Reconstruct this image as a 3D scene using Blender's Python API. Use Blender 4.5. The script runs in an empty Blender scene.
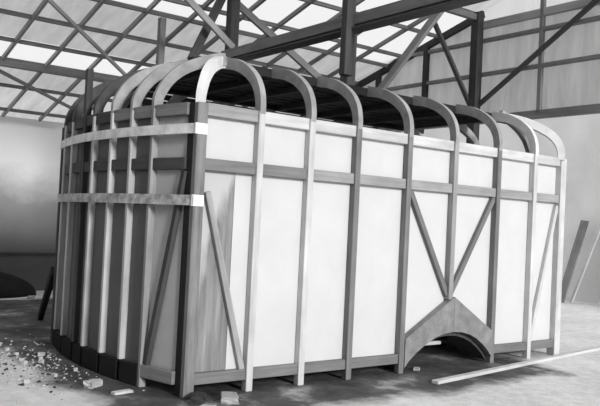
import bpy, bmesh, math, random
from mathutils import Vector, Matrix
random.seed(11)
SC = bpy.context.scene
COL = SC.collection
V = Vector

# ------------------------------------------------------------------ materials
def new_mat(name):
    m = bpy.data.materials.new(name); m.use_nodes = True
    nt = m.node_tree
    b = nt.nodes['Principled BSDF']
    return m, nt, b

def N(nt, t, **kw):
    n = nt.nodes.new(t)
    for k, v in kw.items():
        if k in n.inputs: n.inputs[k].default_value = v
        else: setattr(n, k, v)
    return n

def ramp(nt, fac, stops):
    r = nt.nodes.new('ShaderNodeValToRGB')
    el = r.color_ramp.elements
    while len(el) < len(stops): el.new(0.5)
    for e, (p, v) in zip(el, stops):
        e.position = p; e.color = (v, v, v, 1)
    nt.links.new(fac, r.inputs[0])
    return r.outputs[0]

def mapped(nt, scale, rnd=True):
    tc = N(nt, 'ShaderNodeTexCoord')
    mp = N(nt, 'ShaderNodeMapping')
    mp.inputs['Scale'].default_value = scale
    nt.links.new(tc.outputs['Object'], mp.inputs[0])
    if rnd:
        oi = N(nt, 'ShaderNodeObjectInfo')
        mu = N(nt, 'ShaderNodeMath', operation='MULTIPLY'); mu.inputs[1].default_value = 37.0
        nt.links.new(oi.outputs['Random'], mu.inputs[0])
        cx = N(nt, 'ShaderNodeCombineXYZ')
        for i in range(3): nt.links.new(mu.outputs[0], cx.inputs[i])
        nt.links.new(cx.outputs[0], mp.inputs['Location'])
    return mp.outputs[0], tc

def noise(nt, vec, scale, detail=4, rough=.55):
    n = N(nt, 'ShaderNodeTexNoise')
    n.inputs['Scale'].default_value = scale; n.inputs['Detail'].default_value = detail
    n.inputs['Roughness'].default_value = rough
    nt.links.new(vec, n.inputs['Vector'])
    return n.outputs['Fac']

def mul(nt, a, b):
    m = N(nt, 'ShaderNodeMix', data_type='RGBA', blend_type='MULTIPLY')
    m.inputs[0].default_value = 1
    nt.links.new(a, m.inputs[6]); nt.links.new(b, m.inputs[7])
    return m.outputs[2]

def wood(name, v, contrast=.25, rough=.75, iso=False, spread=.14):
    m, nt, b = new_mat(name)
    vec, tc = mapped(nt, (9, 9, 9) if iso else (30, 30, 1.6))
    g = ramp(nt, noise(nt, vec, 1.0, 6, .6), [(.25, v*(1-contrast)), (.75, v*(1+contrast))])
    vec2, _ = mapped(nt, (3, 3, 3) if iso else (5, 5, 2.5))
    g2 = ramp(nt, noise(nt, vec2, 1.2, 3), [(.3, .78), (.62, 1.0)])
    c = mul(nt, g, g2)
    oi = N(nt, 'ShaderNodeObjectInfo')
    c = mul(nt, c, ramp(nt, oi.outputs['Random'], [(0, 1-spread), (1, 1.0)]))
    nt.links.new(c, b.inputs['Base Color'])
    b.inputs['Roughness'].default_value = rough
    b.inputs['Specular IOR Level'].default_value = .25
    return m

def paint(name, v, blot=.06, scale=2.5, rough=.8, lo=.35, hi=.7):
    m, nt, b = new_mat(name)
    vec, tc = mapped(nt, (1, 1, 1))
    c = ramp(nt, noise(nt, vec, scale, 5, .6), [(lo, v*(1-blot)), (hi, v)])
    nt.links.new(c, b.inputs['Base Color'])
    b.inputs['Roughness'].default_value = rough
    b.inputs['Specular IOR Level'].default_value = .2
    return m

M = {}
M['pale'] = wood('pale_new_timber', .66, .16)
M['mid'] = wood('planed_timber', .36, .25)
M['grey'] = wood('weathered_timber', .22, .28)
M['dark'] = wood('dark_timber', .075, .3)
M['cornerpost'] = wood('corner_post_timber', .24, .4)
M['endpost'] = wood('end_post_timber', .6, .2)
M['vdark'] = wood('very_dark_timber', .025, .3)
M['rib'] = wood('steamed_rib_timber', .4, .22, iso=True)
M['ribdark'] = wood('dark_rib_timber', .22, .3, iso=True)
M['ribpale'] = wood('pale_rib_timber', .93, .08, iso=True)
M['arch'] = wood('wheel_arch_timber', .26, .3, iso=True)
M['white'] = paint('white_panel_board', .64, .07, 3)
M['endboard'] = paint('shade_grey_panel_board', .46, .12, 3)  # end panel white, toned down to paint in shade
M['endboardshade'] = paint('shade_dark_panel_board', .15, .15, 3)  # darker copy: shade of the farther end bays put into the colour
M['greysheet'] = paint('grey_sheet', .3, .4, 1.5)
M['ribshade'] = wood('shaded_rib_timber', .09, .3, iso=True)  # shade on the farther end ribs put into the timber colour
M['strap'] = paint('strap_wood', .85, .35, 9, .7, .3, .62)
M['strapdark'] = paint('strap_wood_stained', .62, .6, 14, .7, .35, .65)
M['strapend'] = paint('strap_bright', .9, .05, 4)
M['hall'] = wood('hall_timber', .085, .3)
M['halldark'] = wood('hall_timber_dark', .05, .3)
M['hallpale'] = wood('hall_timber_pale', .42, .2)
M['hallmid'] = wood('hall_timber_mid', .25, .2)
M['void'] = paint('black_cloth_and_shade', .02, .4, 3)  # heap cover; also painted shade at the foot of the bowed end

# stained plywood : dark grain streaks with worn pale paint at its upper left
m, nt, b = new_mat('stained_plywood')
vec, tc = mapped(nt, (16, 16, 1.1), False)
g = ramp(nt, noise(nt, vec, 1.0, 6, .65), [(.25, .1), (.5, .22), (.8, .4)])
vec3, _ = mapped(nt, (9, 9, 1.6), False)
st = N(nt, 'ShaderNodeSeparateXYZ'); nt.links.new(tc.outputs['Object'], st.inputs[0])
a1 = N(nt, 'ShaderNodeMath', operation='MULTIPLY'); a1.inputs[1].default_value = 1.1
nt.links.new(st.outputs[2], a1.inputs[0])
a2 = N(nt, 'ShaderNodeMath', operation='MULTIPLY_ADD'); a2.inputs[1].default_value = -3.2
nt.links.new(st.outputs[0], a2.inputs[0]); nt.links.new(a1.outputs[0], a2.inputs[2])
a3 = N(nt, 'ShaderNodeMath', operation='MULTIPLY_ADD'); a3.inputs[1].default_value = 1.1
nt.links.new(noise(nt, vec3, 1.0, 5, .6), a3.inputs[0]); nt.links.new(a2.outputs[0], a3.inputs[2])
a4 = N(nt, 'ShaderNodeMath', operation='MULTIPLY'); a4.inputs[1].default_value = .5; nt.links.new(a3.outputs[0], a4.inputs[0])
k = ramp(nt, a4.outputs[0], [(.58, 0), (.74, 1)])
mx = N(nt, 'ShaderNodeMix', data_type='RGBA'); nt.links.new(k, mx.inputs[0])
nt.links.new(g, mx.inputs[6]); mx.inputs[7].default_value = (.5, .5, .5, 1)
nt.links.new(mx.outputs[2], b.inputs['Base Color']); b.inputs['Roughness'].default_value = .8
M['ply'] = m

def sheet_mat(name, v, trans, axis=0, pitch=.09, dirt=.25):
    """corrugated sheet that lets some daylight through"""
    m, nt, b = new_mat(name)
    tc = N(nt, 'ShaderNodeTexCoord')
    mp = N(nt, 'ShaderNodeMapping')
    sc = [1.3, 1.3, 1.3]; sc[axis] = 7; mp.inputs['Scale'].default_value = sc
    nt.links.new(tc.outputs['Object'], mp.inputs[0])
    c = ramp(nt, noise(nt, mp.outputs[0], 1.0, 5, .6), [(.28, v*(1-dirt)), (.68, v)])
    nt.links.new(c, b.inputs['Base Color']); b.inputs['Roughness'].default_value = .7
    b.inputs['Specular IOR Level'].default_value = .2
    w = N(nt, 'ShaderNodeTexWave', wave_type='BANDS', bands_direction='XYZ'[axis])
    w.inputs['Scale'].default_value = .314/pitch
    nt.links.new(tc.outputs['Object'], w.inputs[0])
    bp = N(nt, 'ShaderNodeBump'); bp.inputs['Strength'].default_value = .35; bp.inputs['Distance'].default_value = .02
    nt.links.new(w.outputs['Fac'], bp.inputs['Height']); nt.links.new(bp.outputs[0], b.inputs['Normal'])
    tr = N(nt, 'ShaderNodeBsdfTranslucent'); nt.links.new(c, tr.inputs[0])
    ms = N(nt, 'ShaderNodeMixShader'); ms.inputs[0].default_value = trans
    nt.links.new(b.outputs[0], ms.inputs[1]); nt.links.new(tr.outputs[0], ms.inputs[2])
    nt.links.new(ms.outputs[0], nt.nodes['Material Output'].inputs[0])
    return m
M['sheet'] = sheet_mat('roof_sheet_dull', .8, .62)
M['sheetmid'] = sheet_mat('roof_sheet_pale', .85, .75)
M['clear'] = sheet_mat('roof_sheet_clear', .98, .97, dirt=.03)
M['gable'] = sheet_mat('gable_sheet', .75, .5, axis=1)
M['gableup'] = sheet_mat('gable_sheet_pale', .97, .95, axis=1, dirt=.1)

# back wall: plaster, darker towards the foot
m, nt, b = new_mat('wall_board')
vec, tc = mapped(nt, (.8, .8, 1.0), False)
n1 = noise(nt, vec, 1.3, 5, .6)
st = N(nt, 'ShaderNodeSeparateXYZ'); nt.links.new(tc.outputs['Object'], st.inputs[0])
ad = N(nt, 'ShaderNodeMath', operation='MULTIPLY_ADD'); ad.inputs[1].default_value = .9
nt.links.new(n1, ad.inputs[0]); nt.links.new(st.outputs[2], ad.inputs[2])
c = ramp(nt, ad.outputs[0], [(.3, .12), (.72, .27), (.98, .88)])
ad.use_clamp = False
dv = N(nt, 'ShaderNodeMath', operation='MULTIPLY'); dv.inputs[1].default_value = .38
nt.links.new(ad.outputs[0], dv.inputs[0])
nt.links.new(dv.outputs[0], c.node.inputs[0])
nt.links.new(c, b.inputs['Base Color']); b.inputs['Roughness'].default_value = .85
M['wall'] = m
M['wallfar'] = paint('far_wall_whitewash', .8, .2, .8)
M['wallunseen'] = paint('unseen_wall_dark', .07, .3, 1.5)  # kept dark so the unseen walls throw little light on the bowed end

# packed earth, trampled dark beside the frame, with shade around it painted in
m, nt, b = new_mat('packed_earth')
vec, tc = mapped(nt, (1, 1, 1), False)
base = ramp(nt, noise(nt, vec, .9, 8, .65), [(.3, .65), (.65, .9)])
fine = ramp(nt, noise(nt, vec, 9, 6, .7), [(.25, .72), (.7, 1.05)])
base = mul(nt, base, fine)
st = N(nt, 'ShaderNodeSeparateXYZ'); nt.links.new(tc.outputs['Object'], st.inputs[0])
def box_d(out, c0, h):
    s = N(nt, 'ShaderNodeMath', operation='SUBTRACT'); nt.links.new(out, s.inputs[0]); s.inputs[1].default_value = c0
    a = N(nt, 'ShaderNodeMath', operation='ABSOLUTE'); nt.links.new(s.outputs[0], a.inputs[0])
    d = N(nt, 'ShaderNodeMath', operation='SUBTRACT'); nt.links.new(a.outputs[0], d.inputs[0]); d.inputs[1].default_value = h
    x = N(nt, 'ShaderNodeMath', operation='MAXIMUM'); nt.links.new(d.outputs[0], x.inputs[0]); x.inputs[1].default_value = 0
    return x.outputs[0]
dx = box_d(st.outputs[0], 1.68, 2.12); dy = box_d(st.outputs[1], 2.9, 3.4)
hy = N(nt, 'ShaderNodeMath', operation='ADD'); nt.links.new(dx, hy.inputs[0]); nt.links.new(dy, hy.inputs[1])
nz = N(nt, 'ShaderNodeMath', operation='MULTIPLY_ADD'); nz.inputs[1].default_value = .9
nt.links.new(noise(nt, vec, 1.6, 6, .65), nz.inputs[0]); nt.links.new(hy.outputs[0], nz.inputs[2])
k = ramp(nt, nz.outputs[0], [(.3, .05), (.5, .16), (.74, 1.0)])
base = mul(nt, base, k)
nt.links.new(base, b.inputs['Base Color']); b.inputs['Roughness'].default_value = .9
b.inputs['Specular IOR Level'].default_value = .15
bp = N(nt, 'ShaderNodeBump'); bp.inputs['Strength'].default_value = .5; bp.inputs['Distance'].default_value = .03
nt.links.new(noise(nt, vec, 14, 6, .7), bp.inputs['Height']); nt.links.new(bp.outputs[0], b.inputs['Normal'])
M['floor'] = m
M['chip_l'] = paint('pale_chip', .6, .3, 30)
M['chip_d'] = paint('dark_chip', .06, .4, 30)

# ------------------------------------------------------------------ helpers
def finish(name, bm, mat, parent=None, loc=None, smooth=False):
    bmesh.ops.recalc_face_normals(bm, faces=bm.faces)
    me = bpy.data.meshes.new(name); bm.to_mesh(me); bm.free()
    me.materials.append(mat)
    if smooth:
        for p in me.polygons: p.use_smooth = True
    o = bpy.data.objects.new(name, me); COL.objects.link(o)
    if parent: o.parent = parent
    return o

def tag(o, label=None, cat=None, group=None, kind=None):
    if label: o['label'] = label
    if cat: o['category'] = cat
    if group: o['group'] = group
    if kind: o['kind'] = kind
    return o

def thing(name, label, cat, loc=(0, 0, 0), group=None):
    o = bpy.data.objects.new(name, None); COL.objects.link(o); o.location = loc
    o.empty_display_size = .2
    return tag(o, label, cat, group)

def bar(name, p0, p1, w, t, mat, parent=None, side=(1, 0, 0), bevel=.004, org=None):
    """squared timber from p0 to p1; w across `side`, t the other way; its mesh runs along its own Z"""
    p0, p1 = V(p0), V(p1)
    if parent is not None and parent.type == 'EMPTY': p0 = p0-parent.location; p1 = p1-parent.location
    z = (p1-p0); L = z.length; z.normalize()
    x = V(side); x = (x-z*x.dot(z)).normalized(); y = z.cross(x)
    bm = bmesh.new(); bmesh.ops.create_cube(bm, size=1)
    bmesh.ops.scale(bm, vec=(w, t, L), verts=bm.verts)
    if bevel: bmesh.ops.bevel(bm, geom=bm.edges[:], offset=min(bevel, w*.2, t*.2), segments=1, affect='EDGES')
    bmesh.ops.translate(bm, vec=(0, 0, L/2), verts=bm.verts)
    o = finish(name, bm, mat, parent)
    R = Matrix((x, y, z)).transposed().to_4x4(); R.translation = p0
    o.matrix_basis = R
    return o

def prism(name, pts, d, mat, parent=None):
    """flat outline (3-D points) pushed out by vector d"""
    bm = bmesh.new(); d = V(d)
    a = [bm.verts.new(p) for p in pts]; c = [bm.verts.new(V(p)+d) for p in pts]
    n = len(pts)
    bm.faces.new(a); bm.faces.new(c[::-1])
    for i in range(n): bm.faces.new((a[i], a[(i+1) % n], c[(i+1) % n], c[i]))
    return finish(name, bm, mat, parent)

def catmull(P, k=4):
    out = []
    for i in range(len(P)-1):
        p0 = P[max(i-1, 0)]; p1 = P[i]; p2 = P[i+1]; p3 = P[min(i+2, len(P)-1)]
        for j in range(k):
            t = j/k
            out.append(tuple(.5*((2*b)+(-a+c)*t+(2*a-5*b+4*c-d)*t*t+(-a+3*b-3*c+d)*t**3) for a, b, c, d in zip(p0, p1, p2, p3)))
    out.append(tuple(P[-1])); return out

def rib(name, prof, base, out_dir, side, w, t0, t1, mat, parent):
    """bent rib: profile of (inward distance, height), in the upright plane through `base` along `out_dir`"""
    P = catmull(prof); bm = bmesh.new(); rings = []
    base = V(base); o = V(out_dir).normalized(); s = V(side).normalized()*w/2
    for i, (d, z) in enumerate(P):
        a = V(P[max(i-1, 0)]); c = V(P[min(i+1, len(P)-1)])
        tg = (c-a).normalized(); nm = V((tg.y, -tg.x)); t = t0+(t1-t0)*i/(len(P)-1)
        q0 = (d, z); q1 = (d+nm.x*t, z+nm.y*t)
        r = []
        for q, sg in ((q0, -1), (q0, 1), (q1, 1), (q1, -1)):
            p = base+o*q[0]; r.append(bm.verts.new((p.x+s.x*sg, p.y+s.y*sg, q[1])))
        rings.append(r)
    for a, c in zip(rings, rings[1:]):
        for j in range(4): bm.faces.new((a[j], a[(j+1) % 4], c[(j+1) % 4], c[j]))
    bm.faces.new(rings[0]); bm.faces.new(rings[-1][::-1])
    return finish(name, bm, mat, parent)

def strip(name, path, z0, z1, t, mat, parent):
    """thin band following a plan path; t is its thickness on the left-hand side"""
    bm = bmesh.new(); rings = []
    for i, p in enumerate(path):
        a = V(path[max(i-1, 0)]); c = V(path[min(i+1, len(path)-1)]); tg = (c-a).normalized()
        n = V((-tg.y, tg.x))*t; p = V(p)
        rings.append([bm.verts.new((p.x, p.y, z0)), bm.verts.new((p.x, p.y, z1)),
                      bm.verts.new((p.x+n.x, p.y+n.y, z1)), bm.verts.new((p.x+n.x, p.y+n.y, z0))])
    for a, c in zip(rings, rings[1:]):
        for j in range(4): bm.faces.new((a[j], a[(j+1) % 4], c[(j+1) % 4], c[j]))
    bm.faces.new(rings[0]); bm.faces.new(rings[-1][::-1])
    return finish(name, bm, mat, parent)

# ================================================================== THE BODY FRAME
B = thing('coach_body_frame', 'large timber frame of a coach body with white panels and bent roof ribs', 'vehicle frame')
W = 2.8
XS = [.04, .576, 1.087, 1.606, 2.243, 2.881, 3.548, 4.167, 4.679]
PROF = [(0, 2.17), (0, 2.26), (.022, 2.36), (.075, 2.455), (.145, 2.525), (.24, 2.59), (.36, 2.645), (.48, 2.68), (.6, 2.705)]
EPROF = [(0, 2.17), (.005, 2.27), (.06, 2.385), (.13, 2.475), (.235, 2.56), (.36, 2.625), (.5, 2.68), (.62, 2.71)]
def xl(y): return -.22*(1-((y-W/2)/(W/2))**2)          # bowed left end (outer face)
def xr(y): return 4.72+.12*(1-((y-W/2)/(W/2))**2)
ZS, ZB, ZC = (.09, .175), (1.69, 1.78), (2.10, 2.195)
postmat = ['grey', 'pale', 'pale', 'grey', 'grey', 'mid', 'grey', 'pale', 'pale']
ribmat = ['rib', 'rib', 'rib', 'rib', 'rib', 'rib', 'rib', 'ribpale', 'ribpale']
cantmat = ['mid', 'pale', 'pale', 'pale', 'pale', 'pale', 'pale', 'pale']

def side_y(y, far): return W-y if far else y
for far in (False, True):
    Y = lambda y: side_y(y, far)
    s = -1 if far else 1
    # posts
    for i, x in enumerate(XS):
        if i == 0:
            bar('corner_post', (x, Y(.027), 0), (x, Y(.027), 2.19), .088, .054, M['dark' if far else 'cornerpost'], B)
            bar('corner_post_backing', (.03, Y(.1), 0), (.03, Y(.1), 2.19), .07, .088, M['vdark'], B)
        elif i == 8:
            bar('corner_post', (x, Y(.05), 0), (x, Y(.05), 2.19), .10, .10, M['pale'], B)
        elif i == 5 and not far:
            bar('side_post', (x, .0325, .66), (x, .0325, 2.19), .06, .065, M['mid'], B)
        else:
            bar('side_post', (x, Y(.0325), 0), (x, Y(.0325), 2.19), .06, .065, M[postmat[i]], B)
        if i > 0:
            wide = .10 if i == 8 else .052
            dr = V((-.45, .6*s, 0)) if i == 8 else V((0, s, 0))
            k8 = 1.25 if i == 8 else 1
            rib('roof_rib', [(a*k8, b_) for a, b_ in PROF], (x, Y(0), 0), dr, (dr.y, -dr.x, 0), wide, .075, .1, M[ribmat[i]], B)
    # rails between the posts
    for i in range(8):
        x0 = XS[i]+(.044 if i == 0 else .03); x1 = XS[i+1]-(.05 if i == 7 else .03)
        ym = Y(.04)
        arch = (i in (4, 5)) and not far
        if not arch:
            bar('sill_rail', (x0, ym, sum(ZS)/2), (x1, ym, sum(ZS)/2), .05, ZS[1]-ZS[0], M['grey'], B, side=(0, 1, 0))
        bar('belt_rail', (x0, ym, sum(ZB)/2), (x1, ym, sum(ZB)/2), .05, ZB[1]-ZB[0], M['grey' if i < 2 else 'mid'], B, side=(0, 1, 0))
        bar('cantrail', (x0, ym, sum(ZC)/2), (x1, ym, sum(ZC)/2), .05, ZC[1]-ZC[0], M[cantmat[i]], B, side=(0, 1, 0))
        # boarding behind the rails
        X0 = XS[i] if i else .09; X1 = XS[i+1] if i < 7 else 4.63
        yp = Y(.068); dv = (0, .012*s, 0)
        g = .004
        prism('upper_panel', [(X0+g, yp, 1.73), (X1-g, yp, 1.73), (X1-g, yp, 2.15), (X0+g, yp, 2.15)], dv, M['white'], B)
        if i == 0 and not far:
            xm = .338
            p = prism('plywood_panel', [(0, 0, 0), (xm-X0+.05, 0, 0), (xm-X0+.05, 0, 1.59), (0, 0, 1.59)], dv, M['ply'], B)
            p.location = (X0, yp, .13); p['label'] = 'stained bare plywood strip'
            prism('lower_panel', [(xm+.054, yp, .13), (X1-g, yp, .13), (X1-g, yp, 1.725), (xm+.054, yp, 1.725)], dv, M['white'], B)
        elif arch:
            zl = [(4, .2, .52), (5, .52, .2)][i-4]
            prism('lower_panel', [(X0+g, yp, zl[1]), (X1-g, yp, zl[2]), (X1-g, yp, 1.725), (X0+g, yp, 1.725)], dv, M['white'], B)
        else:
            prism('lower_panel', [(X0+g, yp, .13), (X1-g, yp, .13), (X1-g, yp, 1.725), (X0+g, yp, 1.725)], dv, M['white'], B)

# diagonal braces on the near side
def brace(x0, z0, x1, z1, mat, w=.055):
    bar('diagonal_brace', (x0, .045, z0), (x1, .045, z1), .04, w, mat, B, side=(0, 1, 0))
brace(.135, 1.53, .52, .17, M['mid'], .05)
brace(2.29, 1.69, 2.865, .70, M['grey'])
brace(3.52, 1.69, 2.905, .70, M['grey'])
brace(4.625, 1.66, 4.215, .17, M['pale'], .05)

# wheel arch of two shaped boards with a liner behind
ARC = [(2.272, .05), (2.32, .105), (2.42, .18), (2.545, .25), (2.68, .31), (2.8, .338), (2.925, .348)]
ARCR = [(2.925, .348), (3.05, .34), (3.17, .31), (3.27, .268), (3.37, .205), (3.45, .14), (3.518, .07)]
lb = [(x, -.012, z) for x, z in ARC]+[(2.925, -.012, .685), (2.272, -.012, .315)]
rb = [(x, -.012, z) for x, z in ARCR]+[(3.518, -.012, .33), (2.925, -.012, .685)]
prism('wheel_arch_board', lb, (0, .072, 0), M['arch'], B)
prism('wheel_arch_board', [(x+.003, y, z) for x, y, z in rb], (0, .072, 0), M['arch'], B)
ll = [(x, .062, z-.045) for x, z in ARC+ARCR[1:]]+[(x, .062, z+.05) for x, z in (ARC+ARCR[1:])[::-1]]
prism('wheel_arch_liner', ll, (0, .3, 0), M['dark'], B)
# floor bearers carried between the sills
for x in (.32, .83, 1.34, 1.92, 3.85, 4.42):
    bar('floor_bearer', (x, .09, .14), (x, W-.09, .14), .06, .08, M['dark'], B)
bar('floor_batten', (2.78, .34, .185), (3.12, .34, .185), .06, .035, M['pale'], B, side=(0, 1, 0))
prism('floor_deck', [(.12, .12, .19), (2.2, .12, .19), (2.2, W-.12, .19), (.12, W-.12, .19)], (0, 0, .02), M['dark'], B)
prism('floor_deck', [(3.58, .12, .19), (4.6, .12, .19), (4.6, W-.12, .19), (3.58, W-.12, .19)], (0, 0, .02), M['dark'], B)

# bowed left end
EY = [.48, .76, 1.07, 1.42, 1.66, 2.03, 2.4]
edges = [.13]+EY+[W-.13]
for i, y in enumerate(EY):
    x = xl(y)
    tall = (i == 4)
    bar('end_post', (x+.028, y+.02, 0 if i == 0 else .172), (x+.028, y+.02, 2.62 if tall else 2.19), .056, .055 if tall else .042,
        M['dark' if tall else 'mid' if i == 0 else 'endpost'], B)
    if i != 4:
        rib('end_rib', EPROF, (x, y+.02, 0), (1, 0, 0), (0, 1, 0), .042, .075, .1, M['rib' if i < 3 else 'ribshade'], B)
for i in range(len(edges)-1):
    y0 = edges[i]+(.042 if i else 0); y1 = edges[i+1]
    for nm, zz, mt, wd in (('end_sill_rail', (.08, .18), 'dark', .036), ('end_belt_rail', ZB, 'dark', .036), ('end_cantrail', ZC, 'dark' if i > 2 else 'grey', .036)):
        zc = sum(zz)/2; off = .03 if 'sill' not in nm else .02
        if 'sill' in nm: zc, zz, mt = (.13, (.08, .18), 'grey') if i == 0 else (.085, (.002, .168), 'void')  # past the first bay a black skirt stands in for shade at the foot
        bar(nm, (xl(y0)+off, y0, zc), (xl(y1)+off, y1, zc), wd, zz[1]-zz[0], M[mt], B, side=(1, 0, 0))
    o1 = .052
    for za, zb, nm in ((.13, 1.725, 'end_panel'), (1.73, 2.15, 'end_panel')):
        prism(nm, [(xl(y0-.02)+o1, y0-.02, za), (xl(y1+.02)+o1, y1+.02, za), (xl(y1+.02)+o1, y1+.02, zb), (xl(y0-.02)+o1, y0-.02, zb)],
              (.012, 0, 0), M['endboard' if i == 0 else 'endboardshade'], B)
bar('diagonal_brace', (xl(.13)+.035, .145, 1.68), (xl(.45)+.03, .45, .18), .04, .06, M['dark'], B, side=(1, 0, 0))
# straps bent round the end
for z0, z1, mt in ((1.955, 2.03, 'strap'), (1.42, 1.497, 'strapdark')):
    path = [(-.006, -.004+.0), (-.006, .03)]+[(xl(y)-.003, y) for y in [.12+i*(W-.2)/26 for i in range(27)]]
    st_ = strip('strap', path, z0, z1, .012, M[mt], B)
    e = strip('strap_end', [(.082, -.001), (-.02, -.001)], z0-.003, z1+.003, -.012, M['strapend'], st_)
    e['label'] = 'bright white strap end wrapped round the corner post'

# right end
for y in (.5, 1.28, 2.08):
    x = xr(y)
    bar('end_post', (x-.04, y, 0), (x-.04, y, 2.19), .08, .05, M['mid'], B)
    rib('end_rib', EPROF, (x, y, 0), (-1, 0, 0), (0, 1, 0), .055, .075, .1, M['rib'], B)
redges = [.1, .5, 1.28, 2.08, W-.1]
for i in range(4):
    y0 = redges[i]+(.025 if i else 0); y1 = redges[i+1]-(.025 if i < 3 else 0)
    for nm, zz in (('end_sill_rail', ZS), ('end_belt_rail', ZB), ('end_cantrail', ZC)):
        zc = sum(zz)/2
        bar(nm, (xr(y0)-.04, y0, zc), (xr(y1)-.04, y1, zc), .05, zz[1]-zz[0], M['mid'], B)
    prism('end_panel', [(xr(y0)-.09, y0, .13), (xr(y1)-.09, y1, .13), (xr(y1)-.09, y1, 2.15), (xr(y0)-.09, y0, 2.15)], (-.012, 0, 0), M['endboard'], B)

# hip ribs at the left corners
for far in (False, True):
    d = V((.53, -.57 if far else .57, 0)); L = d.length
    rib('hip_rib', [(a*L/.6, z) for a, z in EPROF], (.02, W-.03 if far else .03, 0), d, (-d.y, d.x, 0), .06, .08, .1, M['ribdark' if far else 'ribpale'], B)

# roof: long rails, headers, bows and slats, timber toned dark to paint in their shade
for y in (.64, W-.64):
    bar('roof_rail', (.42, y, 2.645), (4.66, y, 2.645), .07, .08, M['vdark'], B, side=(0, 1, 0))
for x in (.40, 4.15):
    bar('roof_header', (x, .68, 2.655), (x, W-.68, 2.655), .07, .08, M['dark'], B, side=(1, 0, 0))
for x in XS[1:-1]:
    bar('roof_bow', (x, .68, 2.625), (x, W-.68, 2.625), .05, .06, M['dark'], B, side=(1, 0, 0))
for i in range(12):
    y = .735+i*.121
    bar('roof_slat', (.36 if i % 3 else .3, y, 2.668+.012*math.sin(i)), (4.5, y, 2.668+.012*math.cos(i)), .1, .018, M['vdark'], B, side=(0, 1, 0), bevel=.002)
P2 = catmull(PROF, 6)
for k_ in (44, 38, 32, 26, 20):
    d, z = P2[k_]; d2, z2 = P2[k_-5 if k_ >= 5 else 0]
    nrm = V((0, (d-d2), (z-z2)))
    bar('roof_slat', (.6, W-d+.02, z+.012), (4.6, W-d+.02, z+.012), .085, .016, M['vdark'], B, side=(0, -nrm.y, nrm.z), bevel=.002)

# ================================================================== THE HALL
YW, ZW, SL = 7.6, 2.83, .28
def zr(y): return ZW+SL*(YW-y)
XG = 5.5
def structure(o): o['kind'] = 'structure'; return o

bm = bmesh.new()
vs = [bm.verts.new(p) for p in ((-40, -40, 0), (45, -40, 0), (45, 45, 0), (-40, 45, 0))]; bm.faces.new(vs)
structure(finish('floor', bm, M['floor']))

def slab(name, a, c, mat):
    a, c = V(a), V(c); bm = bmesh.new(); bmesh.ops.create_cube(bm, size=1)
    bmesh.ops.scale(bm, vec=c-a, verts=bm.verts); bmesh.ops.translate(bm, vec=(a+c)/2, verts=bm.verts)
    return finish(name, bm, mat)
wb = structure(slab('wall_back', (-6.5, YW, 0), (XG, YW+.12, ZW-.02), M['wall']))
structure(slab('wall_left_unseen', (-6.6, -7.2, 0), (-6.5, YW, ZW-.02), M['wallunseen']))  # unseen, added to keep the bowed end dark
w_ = prism('wall_front_unseen', [(-6.5, -7.2, 0), (-1.7, -7.2, 0), (-1.7, -7.2, zr(-7.2)-.2), (-6.5, -7.2, zr(-7.2)-.2)], (0, .1, 0), M['wallunseen']); structure(w_)  # unseen, added and sized to block light from the bowed end
structure(slab('wall_right', (11.2, -12, 0), (11.35, 14, 4.6), M['wallfar']))
structure(slab('trim_1', (-6.5, YW-.03, .585), (XG-.05, YW, .625), M['dark']))

# roof: ceiling > sheets, purlins, rafters
ceil = bpy.data.objects.new('ceiling', None); COL.objects.link(ceil); structure(ceil)
PUR = [7.3, 6.44, 5.65, 5.09, 4.44, 3.75, 3.4, 2.7, 2.0, 1.3, .5, -.4, -1.4, -2.6, -3.9, -5.3, -7.1]
rows = [(7.66, 6.44, 'sheetmid'), (6.44, 5.65, 'sheet'), (5.65, 5.09, 'clear'), (5.09, 4.44, 'sheet'), (4.44, 3.75, 'sheet'),
        (3.75, 2.7, 'clear'), (2.7, 2.0, 'clear'), (2.0, .5, 'sheetmid'), (.5, -1.4, 'sheet'), (-1.4, -4.0, 'sheet'), (-4.0, -7.2, 'sheet')]
for y0, y1, mt in rows:
    bm = bmesh.new()
    v = [bm.verts.new(p) for p in ((-6.6, y0, zr(y0)), (XG+.06, y0, zr(y0)), (XG+.06, y1, zr(y1)), (-6.6, y1, zr(y1)))]
    bm.faces.new(v)
    o = finish('clear_roof_sheet' if mt == 'clear' else 'roof_sheet', bm, M[mt], ceil)
for y in PUR:
    big = y == 5.65
    h = .12 if big else .05
    bar('purlin', (-6.5, y, zr(y)-.012-h/2), (XG-.03, y, zr(y)-.012-h/2), .05 if not big else .08, h, M['hallmid'], ceil, side=(0, 1, 0))
x = .15-.585*11
while x < XG-.1:
    h = .06
    bar('rafter', (x, 7.55, zr(7.55)-.04), (x, -7.1, zr(-7.1)-.04), .04, h, M['hallpale' if x < 1.5 else 'hallmid'], ceil)
    x += .585
def roofbar(a, c, w, mat, drop=.13, nm='wind_brace'):
    bar(nm, (a[0], a[1], zr(a[1])-drop), (c[0], c[1], zr(c[1])-drop), w, .03, mat, ceil, side=(0, SL, 1))
roofbar((.05, 3.75), (1.85, 5.38), .06, M['hallpale'])
roofbar((.0, 5.7), (1.6, 6.75), .05, M['hallmid'])

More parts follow.
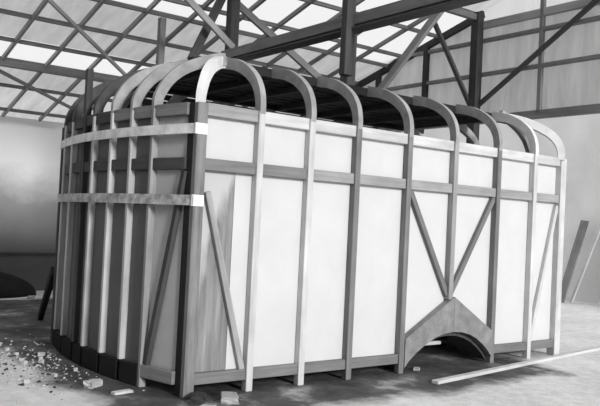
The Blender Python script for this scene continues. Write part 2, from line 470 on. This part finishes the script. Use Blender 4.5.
# gable of corrugated sheets above an open bay
G = bpy.data.objects.new('wall_gable', None); COL.objects.link(G); structure(G)
def gpoly(nm, pts, mt):
    bm = bmesh.new(); bm.faces.new([bm.verts.new((XG+.05, y, z)) for y, z in pts]); return finish(nm, bm, M[mt], G)
gpoly('gable_sheet', [(YW, 2.87), (1.93, 2.87), (1.93, zr(1.93)), (YW, zr(YW))], 'gable')
gpoly('gable_sheet', [(1.93, 2.87), (-4, 2.87), (-4, 4.22), (1.93, 4.22)], 'gable')
gpoly('upper_gable_sheet', [(1.93, 4.22), (-4, 4.22), (-4, zr(-4)), (1.93, zr(1.93))], 'gableup')
for z, y0, y1, h, mt in ((4.19, 1.93, -4, .1, 'hallpale'), (3.97, 4.6-.7, -4, .05, 'hallmid'), (3.5, 5.2, -4, .05, 'hallmid'), (2.87, YW, -4, .11, 'hallmid')):
    bar('girt', (XG+.0, y0, z), (XG+.0, y1, z), .07, h, M[mt], G)
for y in (.93, 2.93, 3.95, 4.95, 5.95, -.07, -1.07, -2.07, -3.07):
    if y > 2: bar('gable_post', (XG-.01, y, 2.87), (XG-.01, y, zr(y)-.05), .06, .09, M['halldark'], G)
    else: bar('gable_post', (XG-.01, y, 2.87), (XG-.01, y, 4.8), .05, .06, M['hallmid'], G)
bar('gable_brace', (XG-.06, -.05, 4.3), (XG-.06, 1.9, 3.05), .03, .07, M['hall'], G, side=(1, 0, 0))
bar('verge_rafter', (XG-.0, YW-.1, zr(YW-.1)-.07), (XG-.0, 1.9, zr(1.9)-.07), .06, .1, M['halldark'], G)
bar('header_beam', (4.6, 1.93, 4.285), (5.36, 1.93, 4.285), .07, .085, M['hallmid'], G, side=(0, 1, 0))
bar('gable_brace', (4.93, 2.34, 4.29), (5.42, 1.97, 3.02), .05, .06, M['hall'], G)

# columns, truss and knee braces behind and above the frame
def column(x, y, z1, w, mat, label):
    o = bar('timber_column', (x, y, 0), (x, y, z1), w, w, mat); tag(o, label, 'column'); return o
column(2.05, 2.9, zr(2.9)-.06, .12, M['hall'], 'dark timber column behind the body frame where the leaning braces cross')
column(3.93, 2.9, zr(2.9)-.06, .15, M['hall'], 'thick dark timber column behind the middle of the body frame')
column(1.52, 3.72, zr(3.72)-.1, .08, M['hallmid'], 'thin timber column behind the bowed end of the body frame')
column(5.42, 1.93, zr(1.93)-.06, .125, M['halldark'], 'dark corner column at the end of the roof by the gable wall')
T = thing('roof_truss', 'long heavy timber beam with a thin plank beneath, rising to the right over the frame', 'roof beam', (1.99, 2.84, 3.2))
bar('chord_beam', (1.98, 2.95, 3.30), (1.98, -1.8, 3.30), .09, .11, M['hallmid'], T)
bar('chord_plank', (1.98, 2.95, 3.205), (1.98, -1.8, 3.205), .15, .022, M['hall'], T)
bar('king_post', (1.9, .57, 2.755), (1.9, .57, zr(.57)-.1), .085, .11, M['hall'], T, side=(0, 1, 0))
bar('hanger_post', (1.98, -1.75, 3.36), (1.98, -1.75, zr(-1.75)-.1), .14, .14, M['hall'], T)
def br(a, c, w, t, mt, label, side=(0, 1, 0)):
    o = bar('roof_brace', a, c, t, w, M[mt], None, side=side); tag(o, label, 'brace')
br((.93, 2.78, 4.13), (2.0, 2.78, 3.38), .08, .04, 'hallpale', 'pale brace leaning from the roof down to the right onto the dark column')
br((1.98, 2.99, 4.11), (1.5, 2.99, 3.06), .1, .05, 'hall', 'short dark brace leaning left from the crossing at the column head')
br((2.13, 2.99, 4.0), (3.84, 2.99, 3.1), .09, .05, 'hallmid', 'brace slanting down between the two dark columns behind the long beam')
br((3.6, .92, 3.86), (3.84, 2.8, 2.5), .09, .06, 'hallpale', 'thick pale knee brace rising to the right from the middle column', side=(1, 0, 0))

# ================================================================== THINGS ON THE FLOOR
pl = bar('plank', (2.2, -.45, .015), (6.3, .15, .015), .07, .03, M['pale'], None, side=(.16, -1, 0))
tag(pl, 'long narrow pale plank lying on the floor beside the wheel arch', 'plank')
pr = bar('timber_prop', (.40, 4.3, .02), (.02, 2.86, .72), .06, .07, M['vdark'], None)
tag(pr, 'dark timber prop leaning against the far left corner of the frame', 'prop')

# dark rounded heap by the back wall
bm = bmesh.new(); bmesh.ops.create_uvsphere(bm, u_segments=40, v_segments=20, radius=1)
for v in bm.verts:
    f = 1+.05*math.sin(3*math.atan2(v.co.y, v.co.x)+1)+.03*math.sin(7*v.co.x)*v.co.y
    v.co = V((v.co.x*1.25*f, v.co.y*.5*f, max(v.co.z, 0)*.42*f))
hp = finish('tarpaulin_heap', bm, M['void'], smooth=True); hp.location = (-.05, 7.0, 0)
tag(hp, 'black rounded heap under a cover on the floor at the back wall', 'heap')

def lump(bm, c, r, sq=.6):
    ret = bmesh.ops.create_icosphere(bm, subdivisions=1, radius=1)
    R = Matrix.Rotation(random.random()*6.28, 3, 'Z') @ Matrix.Rotation(random.random()*.6, 3, 'X')
    s = V((r*random.uniform(.6, 1.4), r*random.uniform(.6, 1.2), r*random.uniform(.35, .8)))
    for v in ret['verts']:
        k = random.uniform(.75, 1.15)
        v.co = R @ V((v.co.x*s.x*k, v.co.y*s.y*k, v.co.z*s.z*k)) + V(c)
def rub_pos():
    a = random.gauss(0, 1); b_ = random.gauss(0, 1)
    return (-.52+.30*b_+.12*a, 1.72-.52*a*.9+.25*b_)
SPOTS = [(-.42, .66), (-.32, .36)]
PIECES = []
while len(PIECES) < 14:
    x, y = rub_pos()
    if x < -.32 and all(abs(x-a)+abs(y-b_) > .15 for a, b_ in PIECES+SPOTS): PIECES.append((x, y))
bmR = bmesh.new()
for i in range(650):
    x, y = rub_pos(); r = random.uniform(.005, .016)
    if x > xl(min(max(y, 0), W))-.05 or any(abs(x-a)+abs(y-b_) < .16 for a, b_ in SPOTS) or any(math.hypot(x-a, y-b_) < .065 for a, b_ in PIECES): continue
    n0 = len(bmR.faces); lump(bmR, (x, y, r*.45), r)
    if random.random() > .6:
        bmR.faces.ensure_lookup_table()
        for q in range(n0, len(bmR.faces)): bmR.faces[q].material_index = 1
rb_ = finish('rubble', bmR, M['chip_l']); rb_.data.materials.append(M['chip_d'])
tag(rb_, 'light and dark crumbs of rubble scattered on the floor by the bowed end', 'rubble', kind='stuff')
def chunk(name, loc, size, mt, label, cat, group=None):
    bm = bmesh.new(); bmesh.ops.create_cube(bm, size=1)
    bmesh.ops.subdivide_edges(bm, edges=bm.edges[:], cuts=2, use_grid_fill=True)
    for v in bm.verts:
        v.co = V((v.co.x*size[0], v.co.y*size[1], (v.co.z+.5)*size[2]))
        v.co += V((random.uniform(-.08, .08)*size[0], random.uniform(-.08, .08)*size[1], random.uniform(-.12, .06)*size[2] if v.co.z > .001 else 0))
    o = finish(name, bm, M[mt]); o.location = loc; o.rotation_euler = (0, 0, random.random()*3)
    return tag(o, label, cat, group)
for i in range(14):
    x, y = PIECES[i]
    chunk('rubble_piece', (x, y, 0), (random.uniform(.03, .06), random.uniform(.025, .045), random.uniform(.02, .035)), 'chip_l',
          'larger pale piece lying among the crumbs of rubble by the bowed end', 'rubble', 'larger pieces in the rubble')
chunk('wood_block', (-.42, .66, 0), (.13, .08, .05), 'chip_l', 'pale broken block on the floor before the bowed end', 'block')
chunk('wood_offcut', (-.32, .36, 0), (.16, .05, .02), 'pale', 'pale wood offcut lying near the foot of the first end post', 'offcut')
chunk('dark_lump', (.05, -.13, 0), (.16, .1, .06), 'chip_d', 'dark lump on the floor at the foot of the corner post', 'lump')
chunk('earth_clod', (.27, -.2, 0), (.17, .12, .055), 'endboard', 'grey clod on the floor just right of the dark lump', 'clod')
chunk('pale_scrap', (-.02, -.34, 0), (.2, .1, .02), 'chip_l', 'pale flat scrap on the floor before the corner post', 'scrap')
chunk('pale_scrap', (2.5, .05, 0), (.05, .04, .03), 'chip_l', 'small pale scrap on the floor under the wheel arch', 'scrap')
chunk('pale_scrap', (1.0, 6.5, 0), (.14, .08, .04), 'chip_l', 'pale scrap on the floor before the black heap', 'scrap')

# things against the far wall, seen past the right end
XF = 11.1
sh = bar('leaning_sheet', (10.85, 2.2, .02), (11.12, 2.2, 1.72), 1.9, .03, M['greysheet'], None, side=(0, 1, 0))
tag(sh, 'grey sheet leaning on the far wall behind the pale battens', 'sheet')
for a, c, lab in (((10.62, 3.62, .02), (11.02, 3.12, 2.0), 'pale batten leaning on the grey sheet, nearer the body frame'),
                  ((10.62, 3.02, .02), (11.02, 2.6, 1.75), 'pale batten leaning on the grey sheet, cut by the picture edge')):
    tag(bar('leaning_batten', a, c, .06, .04, M['pale'], None, side=(0, 1, 0)), lab, 'batten')
tag(bar('leaning_board', (10.5, 3.78, .02), (11.0, 3.62, 1.65), .17, .04, M['hallmid'], None, side=(0, 1, 0)), 'dark wide board leaning on the far wall just past the frame', 'board')

# ================================================================== LIGHT, CAMERA
w = bpy.data.worlds.new('overcast'); SC.world = w; w.use_nodes = True
bg = w.node_tree.nodes['Background']; bg.inputs[0].default_value = (1, 1, 1, 1); bg.inputs[1].default_value = .57
sl = bpy.data.lights.new('sun', 'SUN'); sl.energy = 1.85; sl.angle = math.radians(10)
so = bpy.data.objects.new('sun', sl); COL.objects.link(so)
d = V((-.02, -.95, .30)); so.rotation_euler = d.to_track_quat('Z', 'Y').to_euler()

F = 753.713
cd = bpy.data.cameras.new('camera'); cam = bpy.data.objects.new('camera', cd); COL.objects.link(cam)
cd.sensor_fit = 'HORIZONTAL'; cd.sensor_width = 36; cd.lens = 36*F/600; cd.clip_start = .05; cd.clip_end = 300
r = V((0.79089507, -0.60998253, 0.04905413)); u = V((-0.05471885, 0.0093472, 0.99845805)); f = V((0.60950048, 0.79235973, 0.02598489))
mw = Matrix((r, u, -f)).transposed().to_4x4(); mw.translation = (-2.76366865, -4.87355492, 1.33220189)
cam.matrix_world = mw
SC.camera = cam
SC.view_settings.view_transform = 'Standard'; SC.view_settings.look = 'None'
SC.view_settings.gamma = 1; SC.view_settings.use_curve_mapping = False
SC.view_settings.exposure = .68
SC.cycles.use_denoising = True
SC.cycles.max_bounces = 8; SC.cycles.diffuse_bounces = 5
